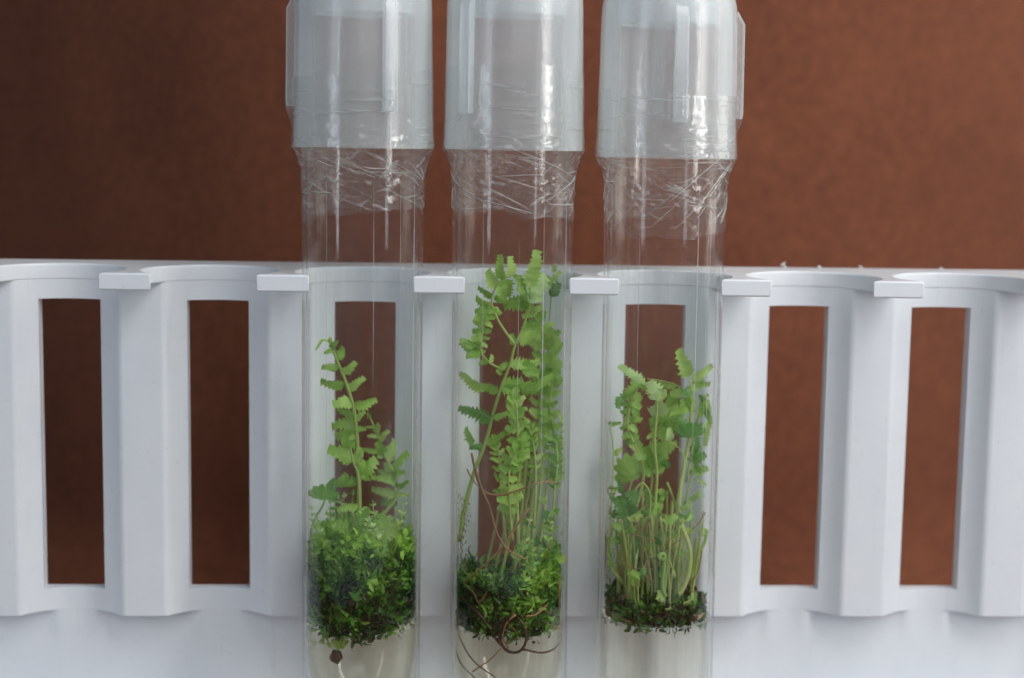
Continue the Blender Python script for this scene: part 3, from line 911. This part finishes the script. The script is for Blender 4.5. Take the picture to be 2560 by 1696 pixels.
roots = [([(275, 20), (310, 180), (350, 265), (420, 297), (520, 290), (640, 250), (720, 220), (800, 210), (880, 250)], .24, ROOT, -8),
         ([(300, 130), (345, 260), (400, 390), (440, 540), (500, 650), (570, 710), (660, 748)], .27, ROOT, -9),
         ([(670, 390), (560, 550), (470, 680), (350, 800), (230, 950)], .26, ROOT, -8.5),
         ([(245, 135), (270, 180), (320, 240)], .16, ROOT, -7),
         ([(570, 1120), (500, 1165), (468, 1280), (515, 1375), (600, 1385), (648, 1320), (640, 1215), (590, 1140)], .38, ROOT_DARK, -9.0),
         ([(580, 1130), (520, 1180), (490, 1280), (530, 1360)], .25, ROOT, -9.4),
         ([(200, 1050), (330, 1130), (400, 1230), (470, 1330), (560, 1390), (640, 1370), (760, 1400), (860, 1395), (915, 1350)], .30, ROOT_DARK, -8.2),
         ([(170, 1150), (190, 1300), (280, 1440), (440, 1565)], .2, ROOT_DARK, -6), ([(130, 1400), (200, 1470), (310, 1580)], .2, ROOT_DARK, -4),
         ([(280, 1530), (400, 1440), (480, 1360)], .16, ROOT, -7), ([(780, 1180), (860, 1230), (905, 1250)], .18, ROOT, -6), ([(880, 900), (885, 1120), (905, 1250)], .16, ROOT, -4),
         ([(230, 955), (290, 985), (330, 1040), (420, 905)], .16, ROOT, -8), ([(530, 1190), (580, 1245), (610, 1310)], .08, ROOT, -9.5), ([(650, 1140), (720, 1130), (800, 1080)], .25, ROOT, -9)]
for pts, r, m, Y in roots:
    pl.stalk([B2(x, y, Y - 2.2 + .4 * math.sin(k)) for k, (x, y) in enumerate(pts)], r, r * .65, name='root', mat=m, sides=7)

# ---- plant with bare stems
C = Reg(1440, 840, 3.409); C2 = Reg(1440, 1250, 3.516)
pl = Plant(2, 'low fern with crowded pale stems, short leaves and curled young shoots')
fr = pl.stalk([C2(720, 850, -3), C2(700, 620, -3), C2(650, 400, -4), C2(682, 160, -4), C(690, 1200, -4), C(670, 900, -4), C(690, 560, -4), C(600, 470, -4), C(570, 430, -4)], .46, .2)
pl.leaves(fr, C, [(575, 440, 448, 215, 'l', LEAF_PALE), (700, 540, 640, 375, 'w', LEAF_PALE), (690, 470, 768, 478, 'w', LEAF_PALE), (770, 595, 625, 670, 'w', LEAF_PALE), (690, 560, 780, 510, 'm'), (540, 425, 375, 510, 'm'), (600, 460, 560, 400, 's')], -4, jit=.8, width=1.1)
fr = pl.stalk([C2(480, 720, -1), C2(440, 500, -1), C2(440, 340, -2), C(560, 1300, -2), C(570, 1100, -2), C(500, 930, -3), C(440, 780, -3), C(460, 600, -3), C(525, 445, -3)], .45, .2)
it = []
for k, y in enumerate((500, 560, 625, 690, 760, 830, 890)):
    x = 505 - (y - 450) * .16 if y < 780 else 445 + (y - 780) * .5
    it += [(x, y, x - 105 + 6 * k, y + 45, 'w'), (x, y, x + 75, y + 55, 'w')]
it += [(525, 450, 430, 480, 'w'), (380, 520, 350, 620, 's', LEAF_DARK), (480, 900, 545, 1000, 'w'), (560, 1060, 560, 930, 'w')]
pl.leaves(fr, C, it, -3, jit=.8, width=1.15)
fr = pl.stalk([C2(870, 690, -2), C2(888, 350, -2), C2(905, 0, -2), C(920, 1100, -2), C(960, 900, -2), C(985, 600, -2), C(980, 370, -2)], .62, .25)
pl.leaves(fr, C, [(972, 340, 835, 140, 'm'), (990, 375, 1182, 255, 'l'), (990, 400, 1185, 450, 'l'), (980, 450, 900, 500, 'w', LEAF_DARK), (990, 470, 960, 560, 'm'), (985, 420, 1060, 480, 's', LEAF_PALE),
    (970, 520, 955, 650, 'w'), (960, 640, 800, 650, 'l')], -2, jit=1.2)
pl.leaf(fr, C(985, 870, -4), C(1000, 720, -5), ('fan', 2), LEAF_DARK, roll=15, width=1.1)
pl.leaf(fr, C(965, 860, -3), C(925, 700, -4), 'w', LEAF_DARK)
fr = pl.stalk([C(640, 900, 0), C(700, 800, 0), C(790, 650, 0), C(905, 480, 0), C(850, 420, 0), C(730, 385, 0), C(605, 368, 0)], .26, .14)
pl.leaves(fr, C, [(900, 480, 800, 490, 'w'), (870, 520, 760, 600, 'w'), (860, 560, 930, 640, 'w'), (800, 640, 690, 700, 'w'), (820, 600, 880, 740, 'w'), (770, 690, 650, 790, 'w'), (780, 690, 830, 830, 'w'), (700, 800, 640, 700, 'w'), (710, 790, 800, 900, 'w'), (690, 840, 600, 860, 'm'),
    (850, 425, 740, 420, 'm'), (730, 388, 690, 430, 's')], 0, jit=1.5, width=1.2)
fr = pl.stalk([C(940, 1250, 2), C(1040, 700, 1), C(1090, 570, 0), C(1110, 500, 0)], .3, .15)
pl.leaves(fr, C, [(1100, 520, 1035, 600, 'm'), (1105, 540, 1160, 630, 'm'), (1100, 570, 1130, 760, 'l', LEAF), (1125, 720, 1132, 950, 'n', LEAF), (1080, 600, 1050, 690, 'w'), (1100, 500, 1160, 520, 's'), (1105, 620, 1150, 700, 's'), (1090, 560, 1060, 500, 'w', LEAF_DARK)], 0, jit=.8)
fr = pl.stalk([C2(540, 740, 4), C2(515, 480, 4), C2(545, 250, 4), C(640, 1300, 4), C(640, 1100, 3)], .34, .2)
pl.leaves(fr, C, [(640, 1120, 700, 930, 'w'), (640, 1100, 780, 1010, 'w'), (650, 1150, 760, 1080, 'w'), (640, 1100, 610, 960, 'w'), (640, 1180, 560, 1120, 'w'), (700, 1010, 640, 890, 'w'), (640, 1170, 690, 1200, 'm', LEAF_DARK), (740, 1060, 790, 1130, 'm', LEAF_DARK), (700, 1000, 820, 920, 'w'), (700, 980, 880, 960, 'm')], 3, jit=2, width=1.2)
fr = pl.stalk([C2(480, 720, 2), C2(365, 450, 2), C2(372, 150, 2), C(440, 1350, 3), C(500, 1150, 3)], .34, .2)
pl.leaf(fr, C(520, 1220, 3), C(370, 1010, 3), ('fan', 3), LEAF, roll=-10, width=1.0)
pl.leaf(fr, C(440, 1530, -5), C(380, 1350, -6), 'w', LEAF_DARK, roll=5, width=1.1)
pl.leaf(fr, C(440, 1500, -5), C(470, 1340, -6), 'w', LEAF_DARK, roll=-15, width=1.1)
pl.leaves(fr, C, [(400, 1340, 375, 1220, 'm', LEAF_DARK), (420, 1360, 530, 1330, 'm', LEAF_DARK), (440, 1440, 490, 1480, 'w', LEAF_DARK), (330, 1420, 310, 1340, 's', LEAF_DARK), (360, 1500, 310, 1560, 's', LEAF_DARK)], -6, jit=.6)
fr = pl.stalk([C2(300, 450, -2), C2(310, 100, -2), C(320, 1000, -2), C(290, 780, -2), C(280, 735, -2)], .2, .1)
pl.leaves(fr, C, [(300, 740, 380, 745, 's', LEAF), (285, 760, 275, 725, 's', LEAF_DARK), (320, 1010, 400, 980, 's')], -2)
fr = pl.stalk([C2(980, 620, 3), C2(1010, 200, 3), C(960, 1480, 2), C(940, 1380, 2), C(990, 1150, 2), C(1010, 900, 2)], .28, .14)
pl.leaves(fr, C, [(945, 1470, 915, 1400, 'w', LEAF_DARK), (960, 1400, 1060, 1340, 'w'), (1000, 1000, 1060, 930, 'w', LEAF_DARK), (990, 1000, 1020, 850, 'm', LEAF_DARK), (1000, 1080, 1110, 1010, 'w', LEAF_DARK), (990, 1080, 955, 1050, 'm', LEAF_DARK), (1000, 1180, 940, 1150, 'w', LEAF_DARK), (1010, 1170, 1140, 1110, 'w', LEAF),
    (1000, 1120, 1080, 1150, 'w', LEAF), (1040, 1230, 1140, 1255, 'm', LEAF), (1010, 1360, 1080, 1375, 'm', LEAF)], 2, jit=1.5)
for pts, r, Y in (([(775, 1250), (850, 1450), (880, 1568)], .3, -1), ([(500, 1310), (560, 1258), (610, 1300), (635, 1400), (620, 1568)], .22, -8), ([(795, 895), (870, 950), (920, 1030), (915, 1120)], .12, -8)):
    pl.stalk([C(x, y, Y) for x, y in pts], r, r, name='stem')
pl.leaf(pl.stalk([C(800, 890, -8), C(798, 880, -8)], .1, .1, name='shoot'), C(800, 890, -8), C(780, 790, -8), 'w', LEAF_PALE)
for pts, r, Y in (([(740, 150), (768, 330), (775, 450), (850, 620), (865, 680)], .30, -7), ([(815, 190), (868, 420), (892, 600), (880, 690)], .42, -3), ([(925, 220), (1000, 430), (992, 640), (930, 800), (900, 830)], .5, -7.5),
                  ([(600, 640), (620, 520), (690, 500), (730, 480)], .12, -6), ([(850, 10), (840, 150), (860, 350), (880, 500)], .36, 1), ([(330, 200), (300, 420), (340, 620), (420, 740)], .3, -2), ([(260, 540), (340, 640), (420, 740)], .3, -3),
                  ([(1060, 330), (1040, 500), (990, 690)], .4, -3), ([(1090, 520), (1060, 640), (1020, 740)], .36, -2), ([(1000, 560), (940, 660), (890, 720)], .26, -6), ([(470, 480), (500, 640), (560, 760)], .36, -3), ([(700, 870), (780, 960), (920, 930), (1010, 880), (1020, 820)], .3, -9)):
    pl.stalk([C2(x, y, Y) for x, y in pts], r, r * 1.15, name='stem')
for pts, Y in (([(510, 150), (560, 280), (590, 400), (590, 560)], -8), ([(480, 295), (600, 335), (700, 360)], -8), ([(1140, 110), (1090, 190), (1000, 280), (940, 330), (830, 410), (770, 450), (680, 520)], -7.5), ([(770, 420), (810, 520), (850, 620)], -8.5),
               ([(1120, 100), (1110, 160)], -6), ([(860, 200), (830, 300), (790, 400)], -8), ([(640, 200), (650, 420), (620, 560), (650, 700)], -7), ([(390, 520), (470, 595), (570, 600), (620, 545)], -8.5), ([(240, 300), (235, 440), (250, 600)], -3), ([(1110, 440), (1080, 600), (1040, 700)], -6),
               ([(270, 1035), (400, 1060), (540, 1095)], -9), ([(600, 600), (620, 680), (690, 730)], -8)):
    pl.stalk([C2(x, y, Y + .3 * math.sin(x)) for x, y in pts], .15, .11, name='root', mat=ROOT, sides=6)
for k in range(84):                                            # crowd of pale young stems
    a = RL.uniform(0, 2 * math.pi); q = 10.2 * math.sqrt(RL.random())
    c0 = axis_of(pl.T)(-74); b = Vector((c0[0] + q * math.cos(a) * .8, c0[1] + q * math.sin(a) * .8, -72.6))
    h = RL.uniform(9, 26); e = Vector((c0[0] + q * math.cos(a) + RL.uniform(-1.5, 1.5), c0[1] + q * math.sin(a) + RL.uniform(-1, 1), -72.6 + h))
    m = b.lerp(e, .5) + Vector((RL.uniform(-.9, .9), RL.uniform(-.6, .6), 0)); r0 = RL.uniform(.14, .36)
    fr = pl.stalk([b, m, e], r0, r0 * .6, name='stem')
    if RL.random() < .55:
        for sg in (-1, 1): pl.leaf(fr, e, e + Vector((sg * RL.uniform(.8, 2.0), RL.uniform(-1, 1), RL.uniform(.2, 1.8))), 'w', RL.choice((LEAF, LEAF, LEAF_DARK)))
crosier(pl, C2, [(1000, 700), (1070, 500), (1130, 380), (1145, 320)], 1112, 285, -4, 1.0, .36)
crosier(pl, C2, [(790, 850), (760, 760), (775, 600), (782, 530)], 752, 500, -8.6, .85, .40)
crosier(pl, C2, [(320, 600), (290, 480), (285, 420)], 272, 380, -6, .6, .28, LEAF_DARK)
fr = pl.stalk([C2(745, 900, -9), C2(750, 870, -9)], .5, .4, name='shoot'); pl.leaf(fr, C2(745, 900, -9), C2(755, 800, -9), 'w', LEAF, roll=0)
for x, y, tx, ty, m in ((540, 760, 520, 630, LEAF), (560, 1040, 340, 1010, LEAF_DARK), (700, 1000, 800, 950, LEAF_DARK), (860, 1000, 1050, 940, LEAF_DARK), (1000, 905, 1110, 870, LEAF_DARK), (560, 1160, 580, 1110, LEAF_DARK)):
    fr = pl.stalk([C2(x, y + 15, -8.8), C2(x, y, -8.8)], .2, .2, name='shoot'); pl.leaf(fr, C2(x, y, -8.8), C2(tx, ty, -8.8), 'w', m)

# ------------------------------------------------------------------ moss, debris
def clump(name, label, cat, i, mat, n, fn, size, seed, kind='stuff'):
    """countless tiny curled leaves in one mass; fn(rnd) -> local x, y, z and tint"""
    rnd = random.Random(seed); T = TUBES[i]
    v, f, tint = [], [], []
    made = 0
    while made < n:
        q = fn(rnd)
        if q is None: continue
        made += 1
        x, y, z, tn = q
        c = axis_of(T)(z); p = Vector((c[0] + x, c[1] + y, z))
        a = Vector((rnd.gauss(0, 1), rnd.gauss(0, 1), rnd.gauss(0.5, 1))).normalized()
        b = a.cross(Vector((rnd.gauss(0, 1), rnd.gauss(0, 1), rnd.gauss(0, 1)))).normalized(); c2 = a.cross(b)
        L = size[0] + (size[1] - size[0]) * rnd.random() ** 1.8; w = L * rnd.uniform(.10, .30); k = len(v)
        cu = rnd.uniform(-.5, .8) * L
        v += [p, p + a * L * .35 + b * w, p + a * L * .8 + b * w * .7 + c2 * cu * .6, p + a * L + c2 * cu, p + a * L * .75 - b * w * .75 + c2 * cu * .5, p + a * L * .35 - b * w, p + a * L * .5 - c2 * w * .4]
        f += [(k, k + 1, k + 6), (k + 1, k + 2, k + 6), (k + 2, k + 3, k + 6), (k + 3, k + 4, k + 6), (k + 4, k + 5, k + 6), (k + 5, k, k + 6)]
        tint += [max(0, min(1, tn + rnd.gauss(0, .17)))] * 6
    base = axis_of(T)(ZG[i])
    for k, p in enumerate(v):                                  # keep inside the glass
        v[k] = inside(p, T, (RI - 0.04, 11.2, 11.0)[i])
    o = mesh_obj(name, v, f, mat, sharp=None, loc=Vector((base[0], base[1], ZG[i])))
    at = o.data.attributes.new('tint', 'FLOAT', 'FACE')
    at.data.foreach_set('value', tint)
    return tag(o, label, cat, None, kind)

def disc(rnd, rmax, edge=.5):
    a = rnd.uniform(0, 2 * math.pi); r = rmax * math.sqrt(rnd.random()) if rnd.random() > edge else rmax * rnd.uniform(.85, 1)
    return r * math.sin(a), -r * math.cos(a)
def moss1(rnd):
    x, y = disc(rnd, 11.5)
    top = -54.5 - 3.5 * (x / 11) ** 2 + 4.5 * noise.noise(Vector((x * .28, y * .28, 2))) + 2.0 * noise.noise(Vector((x * .9, y * .9, 4)))
    bot = -75.6 + 1.0 * noise.noise(Vector((x * .3, y * .3, 5))) + 2.6 * (x / 11) ** 2
    z = bot + (top - bot) * rnd.random() ** 1.15
    t = 0.29 + 0.8 * noise.noise(Vector((x * .26, y * .26, z * .26))) + .45 * noise.noise(Vector((x * .8, y * .8, z * .8)))
    t += 0.72 * max(0, (z + 67) / 12)                          # fresh growth at the top, old growth below
    return x, y, z, t
clump('moss_clump', 'rounded dense dark green moss clump filling the tube width', 'moss', 0, MOSS, 17000, moss1, (0.4, 2.5), 21)
def moss2(rnd):
    x, y = disc(rnd, 11.0)
    top = -61.5 + 3.5 * noise.noise(Vector((x * .3, y * .3, 12))) + 2 * noise.noise(Vector((x * .9, y * .9, 3))) + (2.5 if x > 3 else -2.0)
    bot = -75.4 + 1.0 * noise.noise(Vector((x * .3, y * .3, 15))) + 1.5 * (x / 11) ** 2
    z = bot + (top - bot) * rnd.random() ** 1.2
    t = 0.32 + 0.8 * noise.noise(Vector((x * .26, y * .26, z * .26 + 40))) + .45 * noise.noise(Vector((x * .8, y * .8, z * .8))) + (.16 if x > 1 else -.05)
    t += 0.35 * max(0, (z + 70) / 9)
    return x, y, z, t
clump('moss_clump', 'dark green moss beneath the tall bushy fern stems', 'moss', 1, MOSS, 12000, moss2, (0.4, 2.3), 22)
def moss3(rnd):
    x, y = disc(rnd, 10.2, .35)
    if rnd.random() < .38:                                    # tuft at the far side
        if y < 0 or abs(x + .5) > 5: return None
        z = rnd.uniform(-73.0, -57 - abs(x + .5) * 1.1)
    else:
        z = rnd.uniform(-73.8, -67.8 - .02 * x * x + 3.2 * noise.noise(Vector((x * .4, y * .4, 3))))
    return x, y, z, 0.26 + .5 * noise.noise(Vector((x * .4, y * .4, z * .4 + 80)))
clump('moss_clump', 'sparse dark moss around the bare stem bases', 'moss', 2, MOSS, 4600, moss3, (0.5, 2.4), 23)
def deb(i, lo, hi, rm):
    def fn(rnd):
        x, y = disc(rnd, rm, .45); z = rnd.triangular(lo, hi, (lo + hi) / 2)
        return x, y, z, 0.34 + .55 * noise.noise(Vector((x * .5, y * .5, z * .5 + 9 * i)))
    return fn
clump('plant_debris', 'brown dead bits in the rounded moss clump', 'plant debris', 0, DEBRIS, 500, deb(0, -76.5, -64, 11.4), (0.7, 2.2), 31)
clump('plant_debris', 'brown dead bits below the tall bushy fern', 'plant debris', 1, DEBRIS, 700, deb(1, -77, -64, 11.1), (0.7, 2.4), 32)
clump('plant_debris', 'dark brown dead bits matted around bare stem bases', 'plant debris', 2, DEBRIS, 900, deb(2, -74, -67.5, 10.2), (0.8, 2.8), 33)

def blob(name, c, rx, ry, rz, mat, label, cat, seed, i=None):
    bm = bmesh.new()
    bmesh.ops.create_icosphere(bm, subdivisions=3, radius=1)
    for q in bm.verts:
        d = 1 + .28 * noise.noise(q.co * 1.6 + Vector((seed, 0, 0))) + .1 * noise.noise(q.co * 4 + Vector((0, seed, 0)))
        q.co = Vector((q.co.x * rx, q.co.y * ry, q.co.z * rz)) * d * S
    me = bpy.data.meshes.new(name); bm.to_mesh(me); bm.free()
    me.polygons.foreach_set('use_smooth', [True] * len(me.polygons)); me.materials.append(mat)
    o = link(name, me, None, c)
    return tag(o, label, cat)
blob('seed_ball', A2(462, 1388, -7.5), 1.25, 1.1, 1.55, ROOT_DARK, 'round dark brown ball sunk in the cloudy gel', 'seed', 2)
blob('air_bubble', C2(640, 1120, -8.6), 1.2, .8, .95, WATER, 'clear bubble hanging under the bare stem bases', 'bubble', 8)
pt = empty('plantlet', A2(500, 1300, -8.6), 'tiny green plantlet sunk in the cloudy gel above the dark ball', 'plantlet')
class Mini(Plant):
    def __init__(s, i, root): s.i, s.T, s.root = i, TUBES[i], root
mp = Mini(0, pt)
fr = mp.stalk([A2(500, 1330, -8.6), A2(500, 1280, -8.6), A2(505, 1200, -8.6)], .16, .1, name='stem')
for x, y, tx, ty in ((500, 1310, 420, 1270), (500, 1310, 560, 1265), (505, 1300, 480, 1230), (505, 1300, 530, 1225)):
    mp.leaf(fr, A2(x, y, -8.6), A2(tx, ty, -8.8), 'w', LEAF, roll=0)
pt = empty('plantlet', A2(270, 1290, -6.5), 'row of tiny pale leaflets sunk in gel beside the glass', 'plantlet')
mp = Mini(0, pt)
fr = mp.stalk([A2(420, 1275, -7.5), A2(330, 1280, -7), A2(215, 1270, -5.5)], .1, .08, name='stem')
for x in (215, 245, 275, 340, 395):
    mp.leaf(fr, A2(x, 1275, -6.5), A2(x + RL.uniform(-25, 25), 1275 + RL.choice((-55, 50)), -6.7), 'w', LEAF, roll=0)
